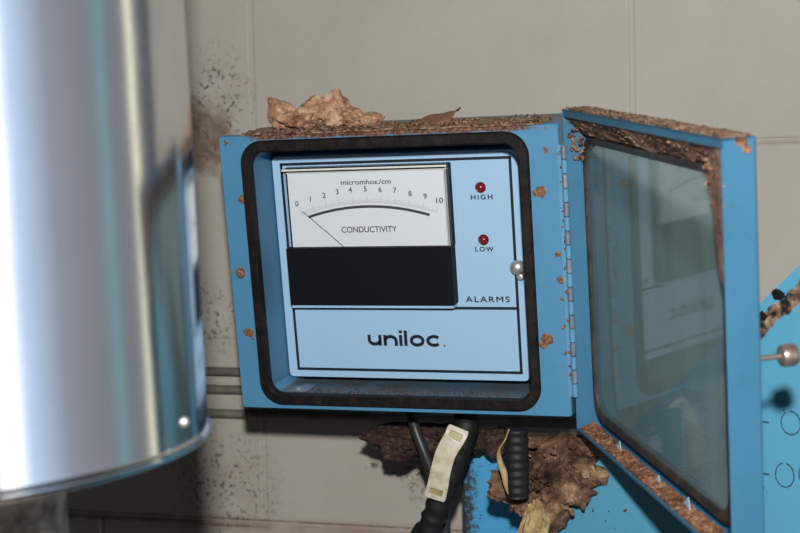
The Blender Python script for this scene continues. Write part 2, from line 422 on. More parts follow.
# hinge
hx = .3040
bm = bmesh.new(); box(bm, .2985, .3042, -.0006, .0004, .0180, .2262); box(bm, .3036, .3044, -.0034, -.0026, .018, .2262)
hinge = link('hinge', bm, M_hingeblue, enc)
nk = 18; hz0, hz1 = .0180, .2262; ph = (hz1 - hz0) / nk
for k in range(nk):
    bm = bmesh.new(); zc = hz0 + ph * k
    lathe(bm, [(.0016, zc + .0002), (.0025, zc + .0010), (.0025, zc + ph - .0010), (.0016, zc + ph - .0002)], 16, (.3042, -.0025, 0), 'z')
    link('knuckle', bm, M_hingebare if k % 2 else M_hingeblue, hinge, smooth=True)
bm = bmesh.new()
rg_ = random.Random(5)
for k in range(nk):
    zc = hz0 + ph * (k + .5)
    if k % 2 or rg_.random() < .4:
        for _ in range(2): chunk(bm, (.3005 + rg_.uniform(-.001, .001), -.0012, zc + rg_.uniform(-.003, .003)), rg_.uniform(.0009, .0019), rng=rg_)
tag(link('rust_crust', bm, M_rust, hinge), kind='stuff')

# ---- instrument panel (recessed)
YP = .045
bm = bmesh.new()
pl = rrect(.0284, .2540, .0172, .2196, .0045, 6); pl2 = rrect(.0288, .2536, .0176, .2192, .0042, 6)
loops(bm, [(pl2, YP), (pl, YP + .0006), (pl, YP + .0285)], close=False, cap0=True, cap1=True)
panel = link('front_panel', bm, M_panel, enc, smooth=True, angle=30)
# printed frame lines
def line(bm, x0, z0, x1, z1, w, y, th=.00012):
    d = V((x1 - x0, 0, z1 - z0)); L = d.length; d.normalize(); n = V((-d.z, 0, d.x))
    a = V((x0, y, z0)) - d * w / 2; b = V((x1, y, z1)) + d * w / 2
    q = [a - n * w / 2, b - n * w / 2, b + n * w / 2, a + n * w / 2]
    f = [bm.verts.new(p) for p in q]; k = [bm.verts.new(p + V((0, th, 0))) for p in q]
    bm.faces.new(f); bm.faces.new(k[::-1])
    for i in range(4): bm.faces.new((f[i], f[(i + 1) % 4], k[(i + 1) % 4], k[i]))
bm = bmesh.new(); yl = YP - .00015
for a in ((.0372, .2124, .2472, .2124), (.2472, .2124, .2472, .0248), (.2472, .0248, .0380, .0248), (.0380, .0248, .0372, .2124), (.0380, .0820, .2472, .0820)):
    line(bm, *a, .0025, yl)
link('printed_border', bm, M_black, panel)

# text as mesh
def text(name, s, cx, cz, h, y, mat, parent, width=None, bold=.008, label=None, sp=1.0, fat=.00010):
    cu = bpy.data.curves.new(name, 'FONT'); cu.body = s; cu.size = 1; cu.extrude = .0; cu.offset = 0; cu.space_character = sp; cu.align_x = 'LEFT'
    t = bpy.data.objects.new(name + '_c', cu); COL.objects.link(t)
    bpy.context.view_layer.update()
    dg = bpy.context.evaluated_depsgraph_get()
    me = bpy.data.meshes.new_from_object(t.evaluated_get(dg)); bpy.data.objects.remove(t); bpy.data.curves.remove(cu)
    xs = [v.co.x for v in me.vertices]; ys = [v.co.y for v in me.vertices]
    sx0, sx1, sy0, sy1 = min(xs), max(xs), min(ys), max(ys)
    k = h / (sy1 - sy0); kx = width / (sx1 - sx0) if width else k
    for v in me.vertices:
        X = (v.co.x - (sx0 + sx1) / 2) * kx; Z = (v.co.y - (sy0 + sy1) / 2) * k
        v.co = V((cx + X, y, cz + Z))
    bt = bmesh.new()
    for dx, dz_ in ((-fat, 0), (fat, 0), (0, fat), (0, -fat)):
        n0 = len(bt.verts); bt.from_mesh(me); bt.verts.ensure_lookup_table()
        for v in bt.verts[n0:]: v.co += V((dx, dx * .02, dz_))
    bt.to_mesh(me); bt.free()
    me.materials.clear(); me.materials.append(mat); me.name = name
    o = bpy.data.objects.new(name, me); o.parent = parent; COL.objects.link(o)
    return o
text('high_lettering', 'HIGH', .2207, .1792, .0040, YP - .0002, M_black, panel, width=.0190, bold=.006, sp=1.3, fat=.00016)
text('low_lettering', 'LOW', .2205, .1341, .0040, YP - .0002, M_black, panel, width=.0160, bold=.006, sp=1.3, fat=.00016)
text('alarms_lettering', 'ALARMS', .2207, .0899, .0050, YP - .0002, M_black, panel, width=.0392, bold=.006, sp=1.25, fat=.00018)
# maker's lettering in strokes
def P(px, pz): return (.1081 + (px - 128) * (.0679 / 479), .0458 + (170 - pz) * (.0158 / 103))
bm = bmesh.new(); ws = .0030
def stroke(pts, w=ws, y=YP - .00025):
    pts = [V((a, 0, b)) for a, b in pts]; n = len(pts); L = []; R_ = []
    closed = (pts[0] - pts[-1]).length < 1e-7
    for i, p in enumerate(pts):
        a = pts[i - 1] if i else (pts[-2] if closed else p); b = pts[i + 1] if i < n - 1 else (pts[1] if closed else p)
        t = (b - a).normalized(); nn = V((-t.z, 0, t.x))
        L.append(bm.verts.new(p + nn * w / 2 + V((0, y, 0)))); R_.append(bm.verts.new(p - nn * w / 2 + V((0, y, 0))))
    for i in range(n - 1): bm.faces.new((L[i], L[i + 1], R_[i + 1], R_[i]))
def arc(cx, cz, rx, rz, a0, a1, n=20):
    return [(cx + rx * cos(radians(a0 + (a1 - a0) * k / n)), cz + rz * sin(radians(a0 + (a1 - a0) * k / n))) for k in range(n + 1)]
X = lambda px: P(px, 0)[0]
zb = .0474; xh = .0100; zt = zb + xh; hw = ws / 2
# u
x0, x1 = X(134), X(206); r = (x1 - x0) / 2
stroke([(x0, zt), (x0, zb + r * .95 + hw)] + arc((x0 + x1) / 2, zb + hw + r * .75, r, r * .75, 180, 360)); stroke([(x1, zt), (x1, zb)])
# n
x0, x1 = X(240), X(313); r = (x1 - x0) / 2
stroke([(x0, zt), (x0, zb)]); stroke([(x1, zb), (x1, zt - r * .95 - hw)] + arc((x0 + x1) / 2, zt - hw - r * .75, r, r * .75, 0, 180))
# i l
stroke([(X(344), zb), (X(344), zt)]); stroke([(X(344), zt + .0016), (X(344), zt + .0042)])
stroke([(X(377), zb), (X(377), zt + .0042)])
# o c
stroke(arc(X(452), zb + xh / 2, (X(490) - X(414)) / 2, xh / 2 - hw * .7, 0, 360, 36))
stroke(arc(X(562), zb + xh / 2, (X(604) - X(524)) / 2, xh / 2 - hw * .7, 42, 318, 30))
link('maker_lettering', bm, M_black, panel)
bm = bmesh.new(); lathe(bm, [(.0009, YP - .0002), (.0009, YP - .0001)], 12, (X(628), 0, .0480), 'y'); link('registered_mark', bm, M_ink, panel)

# indicator lamps
for nm, z in (('high', .1875), ('low', .1423)):
    bm = bmesh.new(); c = (.2203, 0, z)
    lathe(bm, [(.0047, YP), (.0047, YP - .0010), (.0040, YP - .0016), (.0034, YP - .0014)], 24, c, 'y')
    lathe(bm, [(.0036, YP - .0012), (.0030, YP - .0026), (.0016, YP - .0034), (0, YP - .0037)], 24, c, 'y', mi=1)
    link('indicator_lamp', bm, [M_red, M_redc], panel, smooth=True)
# captive thumb screws
bm = bmesh.new()
lathe(bm, [(.0045, YP), (.0048, YP - .002), (.0060, YP - .0030), (.0064, YP - .006), (.0054, YP - .0085), (.003, YP - .0102), (0, YP - .0108)], 28, (.2500, 0, .1190), 'y')
link('panel_screw', bm, M_chrome, panel, smooth=True)
bm = bmesh.new()
lathe(bm, [(.0034, YP), (.0036, YP - .0025), (.0024, YP - .0042), (0, YP - .0048)], 20, (.2515, 0, .1102), 'y')
link('retaining_clip', bm, M_chrome, panel, smooth=True)
# corner bracket and screw in the cavity
bm = bmesh.new(); box(bm, .036, .056, .018, .042, .0107, .0117, .0003); lathe(bm, [(.0032, .0117), (.0030, .0132), (0, .0142)], 16, (.0450, .024, 0), 'z')
link('corner_bracket', bm, M_hingebare, enc, smooth=True)
bm = bmesh.new(); lathe(bm, [(.0028, .2308), (.0026, .229), (0, .2285)], 16, (.040, .030, 0), 'z'); link('corner_bracket', bm, M_chrome, enc, smooth=True)

# ---- meter (part of the panel)
YF = .0330
bm = bmesh.new()
# black lower half: deep block
bl = rrect(.0410, .1945, .0872, .1388, .0010, 3)
loops(bm, [(bl, YF - .001), (bl, YP - .0002)], close=False, cap0=True, cap1=True)
# black backing behind the dial with a thin dark rim
bk = rrect(.0425, .1950, .1380, .2100, .0010, 3)
loops(bm, [(bk, YP - .004), (bk, YP - .0002)], close=False, cap0=True, cap1=True)
meter = link('meter_body', bm, M_blackblk, panel)
bm = bmesh.new(); box(bm, .0420, .1935, YF - .0005, YP - .0006, .0846, .0866)
link('lower_trim', bm, M_panel, panel)
bm = bmesh.new(); box(bm, .0450, .1895, YP - .0062, YP - .004, .1376, .2045)
face = link('dial_face', bm, M_white, panel)
YD = YP - .00632; k0 = .0
def dt(s, x, z, h, mat, w=None, b=.008): return text('dial_lettering', s, x, z, h, YD, mat, panel, w, b)
YS = .0385
nx = [.0521, .0655, .0787, .0914, .1038, .1178, .1315, .1450, .1587, .1722, .1850]
nz = [.1777, .1818, .1847, .1876, .1891, .1896, .1888, .1877, .1847, .1818, .1780]
for i in range(11):
    dt(str(i), nx[i], nz[i], .0046, M_ink, w=(.0062 if i == 10 else None))
dt('micromhos./cm', .1186, .1957, .0042, M_ink, w=.0462)
dt('CONDUCTIVITY', .1186, .1538, .0052, M_ink, w=.0515)
# scale arcs : circle through the arc ends and crown
def circ3(a, b, c):
    ax, ay = a; bx, by = b; cx, cy = c
    d = 2 * (ax * (by - cy) + bx * (cy - ay) + cx * (ay - by))
    ux = ((ax * ax + ay * ay) * (by - cy) + (bx * bx + by * by) * (cy - ay) + (cx * cx + cy * cy) * (ay - by)) / d
    uy = ((ax * ax + ay * ay) * (cx - bx) + (bx * bx + by * by) * (ax - cx) + (cx * cx + cy * cy) * (bx - ax)) / d
    return ux, uy, math.hypot(ax - ux, ay - uy)
cx, cz, rr = circ3((.0622, .1655), (.1192, .1740), (.1752, .1655))
a0 = math.degrees(math.atan2(.1655 - cz, .0622 - cx)); a1 = math.degrees(math.atan2(.1655 - cz, .1752 - cx))
def arcstrip(bm, cx, cz, r, w, a0, a1, y, n=60):
    pr = None
    for k in range(n + 1):
        a = radians(a0 + (a1 - a0) * k / n)
        cur = [bm.verts.new((cx + (r + s * w / 2) * cos(a), y, cz + (r + s * w / 2) * sin(a))) for s in (-1, 1)]
        if pr: bm.faces.new((pr[0], pr[1], cur[1], cur[0]))
        pr = cur
bm = bmesh.new(); arcstrip(bm, cx, cz, rr, .0024, a0, a1, YD); link('mirror_arc', bm, M_ink, panel)
bm = bmesh.new(); arcstrip(bm, cx, cz, rr + .0035, .0002, a0 + 1.2, a1 - 1.2, YD)
for k in range(101):
    a = radians(a0 + 1.5 + (a1 - a0 - 3.0) * k / 100); L = .0052 if k % 10 == 0 else (.0040 if k % 5 == 0 else .0028)
    p = [V((cx + q * cos(a), YD, cz + q * sin(a))) for q in (rr + .0035, rr + .0035 + L)]
    t = V((-sin(a), 0, cos(a))) * (.00016 if k % 10 else .00024)
    bm.faces.new([bm.verts.new(q) for q in (p[0] - t, p[0] + t, p[1] + t, p[1] - t)])
link('scale_ticks', bm, M_lgrey, panel)
bm = bmesh.new(); line(bm, .0580, .1712, .0958, .1380, .00038, YP - .0085, .0002); link('needle', bm, M_ink, panel)
# clear cover shell over the dial
bm = bmesh.new()
c0 = rrect(.0425, .1945, .1385, .2100, .0012, 3); c1 = rrect(.0450, .1920, .1400, .2075, .0012, 3)
loops(bm, [(c0, YP - .0004), (c0, YF), (c1, YF)], close=False, cap1=True)
link('meter_cover', bm, M_acryl, panel)
M_edge = plain('pale_edge_glint', (.62, .62, .58), .3)  # pale bars paint the highlight and bright edges of the clear cover
bm = bmesh.new()
box(bm, .0425, .1945, YF - .0004, YF + .0002, .2076, .2092); box(bm, .0445, .1930, YP - .0075, YP - .0041, .2048, .2056)
box(bm, .1909, .1916, YF + .002, YP - .004, .1392, .2050); box(bm, .1932, .1938, YF, YF + .001, .1392, .2076)
link('cover_rim_glint', bm, M_edge, panel)

# ---- door
DW, DD, OH = .3086, .0217, .0111
TH = radians(119.728 - 180)
bm = bmesh.new(); t = .0013
z0, z1 = -OH, H + OH
fo = rrect(0, DW, z0, z1, .0012, 8); fi = rrect(.0070, .2680, .0070, .2260, .0155, 8)
loops(bm, [(fo, DD), (fo, DD - t), (fi, DD - t), (fi, DD)])
box(bm, 0, DW, 0, DD, z1 - t, z1)                      # top lip
box(bm, 0, DW, 0, DD, z0, z0 + t)                      # bottom lip
box(bm, DW - t, DW, 0, DD, z0, z1)                     # free-end lip
box(bm, 0, t, 0, DD, z0, z1)                           # hinge-side lip
box(bm, .004, DW, 0, t, z1 - .0058, z1)                # top hem
box(bm, .004, DW, 0, t, z0, z0 + .0034)                # bottom hem
bmesh.ops.bevel(bm, geom=[e for e in bm.edges if e.calc_length() > .1], offset=.0003, segments=1, affect='EDGES')
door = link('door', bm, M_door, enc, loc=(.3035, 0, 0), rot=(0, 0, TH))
bm = bmesh.new()
do = rrect(.0014, .2775, -.0020, .2335, .018, 12); di = rrect(.0060, .2690, .0060, .2270, .0165, 12)
dmid = rrect(.0020, .2755, .0000, .2320, .0175, 12); dmid2 = rrect(.0050, .2705, .0040, .2285, .0170, 12)
loops(bm, [(do, DD - .0015), (do, DD - .005), (dmid, DD - .0068), (dmid2, DD - .0068), (di, DD - .0058), (di, DD - .0015)])
link('window_gasket', bm, M_dgasket, door, smooth=True, angle=40)
bm = bmesh.new(); gl = rrect(.0056, .2694, .0056, .2274, .0166, 12)
loops(bm, [(gl, DD - .0048), (gl, DD - .0022)], close=False, cap0=True, cap1=True)
link('window_glass', bm, M_glass, door)
# faint ruled sticker
bm = bmesh.new()
for k in range(15):
    zz = .0145 + k * .0026
    box(bm, .1935, .2395 - random.uniform(0, .003), DD - .00495, DD - .0049, zz, zz + .0008)
box(bm, .1915, .1920, DD - .00495, DD - .0049, .010, .052)
link('sticker', bm, plain('faded_print', (.15, .20, .20), .8), door)
# latch bolt on the outer face
bm = bmesh.new(); c = (.2960, 0, .1165)
lathe(bm, [(.0050, DD), (.0056, DD + .0010), (.0050, DD + .0030), (.0024, DD + .0040), (.0018, DD + .0045), (.0018, DD + .0175), (.0034, DD + .0178), (.0064, DD + .0190), (.0072, DD + .021), (.0072, DD + .0268), (.0062, DD + .0285), (0, DD + .0287)], 28, c, 'y')
mk = NT('tarnished_brass_steel'); mk.set(Base_Color=mk.mix(mk.noise(120, 4), (.30, .22, .18), (.52, .44, .40)), Metallic=.8, Roughness=.4)
link('latch_bolt', bm, mk.m, door, smooth=True, angle=35)

MB = Matrix.LocRotScale(V(BOX0), R_BOX, V((1, 1, 1)))
MD = MB @ Matrix.LocRotScale(V((.3035, 0, 0)), Euler((0, 0, TH)), V((1, 1, 1)))

CAM = Matrix.LocRotScale(V((.3731, -1.3490, .0509)), Euler((radians(86.5694), radians(1.4391), radians(17.986))), V((1, 1, 1)))
def at(px, py, Y):
    """point of the vertical plane y = Y"""
    d = CAM.to_3x3() @ V(((px - 400) / 1410.66, -(py - 266.5) / 1410.66, -1)); c = CAM.translation
    return c + d * ((Y - c.y) / d.y)

# ------------------------------------------------------------------ dirt lying on things
def mat_strip(bm, A, B, nu, nv, amp, seed, thick=.0012, freq=260):
    """ragged matted band between two edges given as functions of 0..1"""
    top = []; bot = []
    for i in range(nu + 1):
        u = i / nu; a = V(A(u)); b = V(B(u)); r1 = []; r2 = []
        nn = (V(A(min(u + .01, 1))) - V(A(max(u - .01, 0)))).cross(b - a).normalized()
        for j in range(nv + 1):
            w = j / nv
            p = a.lerp(b, w + (.10 * noise.noise(V((u * 40, j * 3.1, seed))) if j in (0, nv) else 0))
            ds, _ = noise.voronoi(p * freq + V((seed, 0, 0)))
            k = amp * (ds[1] - ds[0] - .2 + .9 * noise.noise(p * freq * .35) + .4 * noise.noise(p * freq * 2)) * (.3 if j in (0, nv) else 1)
            r1.append(bm.verts.new(p + nn * k)); r2.append(bm.verts.new(p + nn * (k * .2) - nn * thick))
        top.append(r1); bot.append(r2)
    for i in range(nu):
        for j in range(nv):
            bm.faces.new((top[i][j], top[i + 1][j], top[i + 1][j + 1], top[i][j + 1])); bm.faces.new((bot[i][j], bot[i][j + 1], bot[i + 1][j + 1], bot[i + 1][j]))
    for j in range(nv):
        bm.faces.new((top[0][j], top[0][j + 1], bot[0][j + 1], bot[0][j])); bm.faces.new((top[nu][j], bot[nu][j], bot[nu][j + 1], top[nu][j + 1]))
    for i in range(nu):
        bm.faces.new((top[i][0], bot[i][0], bot[i + 1][0], top[i + 1][0])); bm.faces.new((top[i][nv], top[i + 1][nv], bot[i + 1][nv], bot[i][nv]))
def scatter(name, mat, label, n, fn, M, smin, smax, seed, cat='dirt', flat=.7, strips=()):
    rng = random.Random(seed); bm = bmesh.new()
    for st_ in strips: mat_strip(bm, *st_)
    mats = mat if isinstance(mat, list) else [mat]
    for _ in range(n):
        p = fn(rng)
        chunk(bm, p, rng.uniform(smin, smax), mi=rng.randrange(len(mats)), flat=flat, rng=rng)
    for v in bm.verts: v.co = M @ v.co
    o = link(name, bm, mats)
    return tag(o, label, cat, kind='stuff')
def f_top(r):
    x = r.uniform(.024, .286)
    y = -.0012 + .05 * r.random() ** 1.8
    h = .0010 + .0062 * max(0, noise.noise(V((x * 40, y * 30, 1))) + .35)
    if x > .16: h *= 1.15
    return (x, y, H + r.uniform(0, h))
scatter('loose_debris', [M_dirt, M_dirtd, M_rust, M_dirt], 'brown dirt and rust crumbs lying along the top edge of the blue meter box', 1700, f_top, MB, .0007, .0021, 1,
        strips=[(lambda u: (.022 + .266 * u, -.0012, H + .0008 + .0018 * abs(noise.noise(V((u * 9, 0, 0))))), lambda u: (.022 + .266 * u, .040, H + .0030), 160, 10, .0022, 1.5)])
def f_floor(r):
    x = r.uniform(.036, .262); return (x, r.uniform(.006, .036), .0107 + r.uniform(0, .0006))
scatter('fine_dirt', [M_dirtd], 'thin layer of dirt on the floor inside the meter box below the panel', 700, f_floor, MB, .0004, .0012, 2)
def f_dtop(r):
    x = r.uniform(.004, DW - .004); y = r.uniform(.0015, DD - .001)
    return (x, y, z1 + r.uniform(.0002, .0014))
scatter('loose_debris', [M_dirt, M_dirtd, M_dirt], 'brown dirt spread along the top edge of the open blue door', 1400, f_dtop, MD, .0005, .0014, 3,
        strips=[(lambda u: (.004 + .300 * u, .0025 + .0015 * noise.noise(V((u * 30, 1, 0))), z1 + .0008), lambda u: (.004 + .300 * u, DD - .001, z1 + .0010), 160, 6, .0012, 3.5, .0009)])
def f_dintop(r):
    q = r.random()
    if q < .62:
        w = r.random(); return (r.uniform(.004, DW - .004), .0035 + .0125 * w, z1 - .0065 - .0135 * w)
    if q < .66: w = r.random(); return (.003 + .006 * w, .004 + .010 * w, r.uniform(.214, z1 - .004))
    w = r.random(); u = r.random() ** 1.5; return (DW - .003 - (.055 - .03 * u) * w, .0030 + .0095 * w, z1 - .006 - .010 * w - u * .075)
scatter('rust_flakes', [M_dirtl, M_dirtd, M_rust, M_dirt], 'brown rust flakes and dirt caked inside the top corner of the open door', 900, f_dintop, MD, .0010, .0030, 4, flat=.8,
        strips=[(lambda u: (.0030 + .302 * u, .0022, z1 - .0050), lambda u: (.0030 + .302 * u, .0160 + .002 * noise.noise(V((u * 12, 3, 0))), .2345 - .003 * max(0, noise.noise(V((u * 9, 7, 0))))), 150, 9, .0030, 4.5, .0012, 200),
                (lambda u: (DW - .0022, .0020, z1 - .005 - .085 * u), lambda u: (.2500 + .030 * u ** .7, .0138 - .004 * u, z1 - .016 - .070 * u), 60, 10, .0026, 5.5, .0012, 200)])
def f_dinbot(r):
    x = r.uniform(.003, DW - .003)
    w = r.random(); return (x, .003 + w * .011, z0 + t + .0008 + w * .0030 + r.uniform(0, .001))
scatter('rust_flakes', [M_rust, M_rust, M_dirt], 'orange brown rust flakes lying along the bottom inside the open door', 700, f_dinbot, MD, .0008, .0026, 5,
        strips=[(lambda u: (.003 + .302 * u, .0020, z0 + t + .0012 + .0015 * abs(noise.noise(V((u * 14, 0, 5))))), lambda u: (.003 + .302 * u, DD - .0075, z0 + t + .0045), 150, 8, .0022, 6.5, .0010, 220)])
for i, (x, s, lb) in enumerate(((.075, .0036, 'pale blue triangular paint chip on rust flakes, the one nearest the hinge'), (.158, .0026, 'small pale blue paint chip on rust flakes, the middle one'), (.212, .0040, 'largest pale blue triangular paint chip on rust flakes in the door bottom'))):
    bm = bmesh.new(); c = V((x, .010, z0 + .0075))
    a = [c + V(q) * s for q in ((-2.2, .1, -.7), (1.8, -.2, -.8), (-.2, .3, 1.1))]
    f = [bm.verts.new(q) for q in a]; b = [bm.verts.new(q + V((0, .0005, 0))) for q in a]
    bm.faces.new(f); bm.faces.new(b[::-1])
    for k in range(3): bm.faces.new((f[k], f[(k + 1) % 3], b[(k + 1) % 3], b[k]))
    for v in bm.verts: v.co = MD @ v.co
    tag(link('paint_chip', bm, M_chip), lb, 'paint chip', 'paint chips in the door bottom')

# crumpled dry wad on top of the box
bm = bmesh.new()
for c, r, sd, ro in (((.0500, .030, H + .0130), (.0190, .018, .0165), 1, (0, 0, 0)), ((.0800, .030, H + .0155), (.0190, .018, .0155), 2, (0, .3, 0)), ((.0950, .032, H + .0150), (.0180, .016, .0140), 3, (0, .35, .2)),
                     ((.0700, .026, H + .0090), (.0220, .020, .0100), 4, (0, 0, 0)), ((.1150, .030, H + .0095), (.0200, .016, .0090), 5, (0, .12, 0)), ((.1300, .028, H + .0075), (.0120, .013, .0070), 6, (0, .1, 0))):
    crumple(bm, c, r, sd, amp=.42, freq=1.9, sub=4, rot=ro)
for v in bm.verts:
    if v.co.z < H + .0005: v.co.z = H + .0005
    v.co = MB @ v.co
m = NT('crumpled_dry_leaf')
m.set(Base_Color=m.ramp(m.math('ADD', m.math('MULTIPLY', m.noise(60, 5, .65, dist=1.0), .8), m.math('MULTIPLY', m.noise(240, 4), .25)), [(.33, (.08, .035, .02)), (.45, (.30, .15, .085)), (.6, (.50, .32, .21)), (.75, (.58, .42, .31))]), Roughness=.7, Specular_IOR_Level=.25)
m.bump(m.noise(150, 5, .65, dist=2.0), .9, .003)
tag(link('crumpled_leaf_wad', bm, m.m, smooth=True, angle=28), 'crumpled tan dry wad like dead leaves on top left of the meter box', 'dry leaf')
# curled brown leaf
bm = bmesh.new()
nu, nv = 14, 8; gr = []
for i in range(nu + 1):
    u = i / nu; rw = []
    for j in range(nv + 1):
        w = j / nv
        x = .171 + u * .034
        hgt = .002 + .0055 * min(1, u * 2.2) + (.0035 if u > .93 else 0) * w
        z = H + .0025 + hgt * sin(w * pi * .62) + .001 * sin(u * 9)
        y = .018 + .022 * w + .002 * sin(u * 7)
        rw.append(bm.verts.new((x + .003 * w, y, z)))
    gr.append(rw)
for i in range(nu):
    for j in range(nv): bm.faces.new((gr[i][j], gr[i + 1][j], gr[i + 1][j + 1], gr[i][j + 1]))
for v in bm.verts: v.co = MB @ v.co
lf = link('dry_leaf', bm, M_leaf, smooth=True); sm = lf.modifiers.new('s', 'SOLIDIFY'); sm.thickness = .0006
tag(lf, 'small curled brown dead leaf on top of the meter box, right of the tan wad', 'dry leaf')

# ------------------------------------------------------------------ metal jacket (cylinder)
CX, CY, CR, CZ = -.0960, -.72, .1454, -.0848
cyl = empty('metal_jacket', (CX, CY, CZ), (radians(1.57), radians(-.6), 0))
tag(cyl, 'large shiny aluminium cylindrical jacket hanging at left of the meter box', 'metal cylinder')
m = NT('brushed_aluminium')
mp = m.new('ShaderNodeMapping'); mp.inputs['Scale'].default_value = (1, 1, 14); m.l.new(m.coord(), mp.inputs[0])
nz = m.noise(30, 4, .6, vec=mp.outputs[0])
m.set(Base_Color=m.mix(m.ramp(m.noise(9, 4), [(.3, 0), (.7, 1)]), (.72, .73, .75), (.66, .68, .70)), Metallic=1.0, Roughness=m.ramp(nz, [(.3, .12), (.7, .16)]))
m.bump(m.math('ADD', m.math('MULTIPLY', m.noise(5, 3), 1.0), m.math('MULTIPLY', nz, .02)), .25, .004)
M_alu = m.m
bm = bmesh.new()
n = 128; prof = [(CR - .0040, .0022), (CR - .0022, .0002), (CR - .0004, -.0004), (CR + .0012, .0004), (CR + .0021, .0020), (CR + .0021, .0034), (CR + .0012, .0048), (CR + .0001, .0054), (CR, .0062), (CR, .40), (CR, 1.0)]
rings = [[bm.verts.new((r_ * cos(2 * pi * k / n), r_ * sin(2 * pi * k / n), h_)) for k in range(n)] for r_, h_ in prof]
for i in range(len(rings) - 1):
    for k in range(n): bm.faces.new((rings[i][k], rings[i][(k + 1) % n], rings[i + 1][(k + 1) % n], rings[i + 1][k]))
bm.faces.new(rings[-1])
link('shell', bm, M_alu, cyl, smooth=True, angle=50)
bm = bmesh.new(); lathe(bm, [(CR - .0045, .003), (.01, .003)], 96, axis='z')
link('end_cap', bm, plain('dark_end_cap', (.03, .03, .032), .8), cyl)
bm = bmesh.new(); a = radians(3.); 
cc = V((CR * cos(a), CR * sin(a), .016))
g_ = bmesh.ops.create_icosphere(bm, subdivisions=3, radius=.0026)
for v in g_['verts']: v.co = cc + v.co
link('rivet', bm, M_chrome, cyl, smooth=True)
# lagged pipe dropping out of the jacket
bm = bmesh.new(); LR = .050
nn = 40
rings = []
for i in range(40):
    z = ZF - CZ + i * (-.006 - (ZF - CZ)) / 39
    rings.append([])
    for k in range(nn):
        a = 2 * pi * k / nn; rr_ = LR * (1 + .05 * noise.noise(V((cos(a) * 2, sin(a) * 2, z * 22))) + .02 * noise.noise(V((cos(a) * 7, sin(a) * 7, z * 90))))
        rings[-1].append(bm.verts.new((rr_ * cos(a), rr_ * sin(a), z)))
for i in range(39):
    for k in range(nn): bm.faces.new((rings[i][k], rings[i][(k + 1) % nn], rings[i + 1][(k + 1) % nn], rings[i + 1][k]))
bm.faces.new(rings[0]); bm.faces.new(rings[-1])
m = NT('dirty_pipe_lagging'); m.set(Base_Color=m.ramp(m.noise(45, 5, .7), [(.35, (.12, .09, .07)), (.5, (.42, .36, .28)), (.7, (.62, .56, .46))]), Roughness=.9); m.bump(m.noise(120, 5), .6, .003)
tag(link('lagged_pipe', bm, m.m, loc=(CX + .022, CY + .0, CZ), smooth=True, angle=60), 'dirty beige lagged pipe coming out below the shiny metal jacket', 'pipe')

# ------------------------------------------------------------------ three thin tubes on the wall
for i, (z, lb) in enumerate(((-.1432, 'topmost of three thin dark tubes on the wall between jacket and meter box'), (-.1622, 'middle of three thin dark tubes on the wall between jacket and meter box'), (-.1878, 'lowest of three thin dark tubes on the wall between jacket and meter box'))):
    bm = bmesh.new(); tube(bm, [(-.62, -.0052, z), (-.1, -.0052, z - .0003), (.12, -.0052, z)], .0047, 14)
    tag(link('tube', bm, M_tube, smooth=True), lb, 'tube', 'thin wall tubes')

# ------------------------------------------------------------------ blue steel stand behind the door
A20 = radians(-28)
sx = V((cos(A20), sin(A20), 0)); nrm = V((sin(A20), -cos(A20), 0)); PS = V((.165, -.200, 0))
RS = (0, 0, A20)
m = NT('cyan_steel_paint')
c = m.mix(m.ramp(m.noise(14, 5), [(.3, 0), (.75, 1)]), (.085, .315, .47), (.095, .29, .43))
d, _ = m.voro(150); pm = m.math('MULTIPLY', m.math('LESS_THAN', d, .14), m.ramp(m.noise(30, 2), [(.55, 0), (.62, 1)]))
c = m.mix(m.math('MULTIPLY', pm, .8), c, (.02, .04, .05))
# chipped, rusted strip just under the sloping edge
co = m.coord(); sep = m.new('ShaderNodeSeparateXYZ'); m.l.new(co, sep.inputs[0])
def onpl(px, py):
    d = CAM.to_3x3() @ V(((px - 400) / 1410.66, -(py - 266.5) / 1410.66, -1)); c = CAM.translation
    q = c + d * ((PS - c).dot(nrm) / d.dot(nrm)); return V(((q - PS).dot(sx), 0, q.z))
pa, pb = onpl(758, 305), onpl(800, 264); pa, pb = pb - (pb - pa) * 5.4, pb; KS = (pb.z - pa.z) / (pb.x - pa.x)
def dz(s_): return pa.z + (s_ - pa.x) * KS
dd = m.math('SUBTRACT', m.math('ADD', m.math('MULTIPLY', m.math('SUBTRACT', sep.outputs['X'], pa.x), KS), pa.z), sep.outputs['Z'])   # height below the sloping edge
wv = m.math('MULTIPLY', m.math('SUBTRACT', m.noise(40, 4, .7), .5), .022)
k = m.math('SUBTRACT', 1.0, m.math('MULTIPLY', m.math('ABSOLUTE', m.math('SUBTRACT', m.math('ADD', dd, wv), .0190)), 105.0))
k = m.math('MULTIPLY', k, 4.0, clamp=True)
k = m.math('MULTIPLY', k, m.math('MULTIPLY', m.math('SUBTRACT', sep.outputs['X'], onpl(745, 330).x), 200.0, clamp=True))
c = m.mix(k, c, m.ramp(m.noise(110, 3), [(.42, (.012, .012, .014)), (.5, (.14, .08, .05)), (.62, (.36, .25, .17))]))
m.set(Base_Color=c, Roughness=.45, Specular_IOR_Level=.35); m.bump(m.noise(700, 3), .08, .0006)
M_plate = m.m
bm = bmesh.new()
xl_, xr_ = -.16, pb.x + .12
poly = [(xl_, dz(xl_)), (xr_, dz(xr_)), (xr_, ZF), (xl_, ZF)]
f = [bm.verts.new((a, 0, b)) for a, b in poly]; b_ = [bm.verts.new((a, .008, b)) for a, b in poly]
bm.faces.new(f); bm.faces.new(b_[::-1])
for k in range(4): bm.faces.new((f[k], f[(k + 1) % 4], b_[(k + 1) % 4], b_[k]))
bmesh.ops.bevel(bm, geom=bm.edges[:], offset=.0006, segments=2, affect='EDGES')
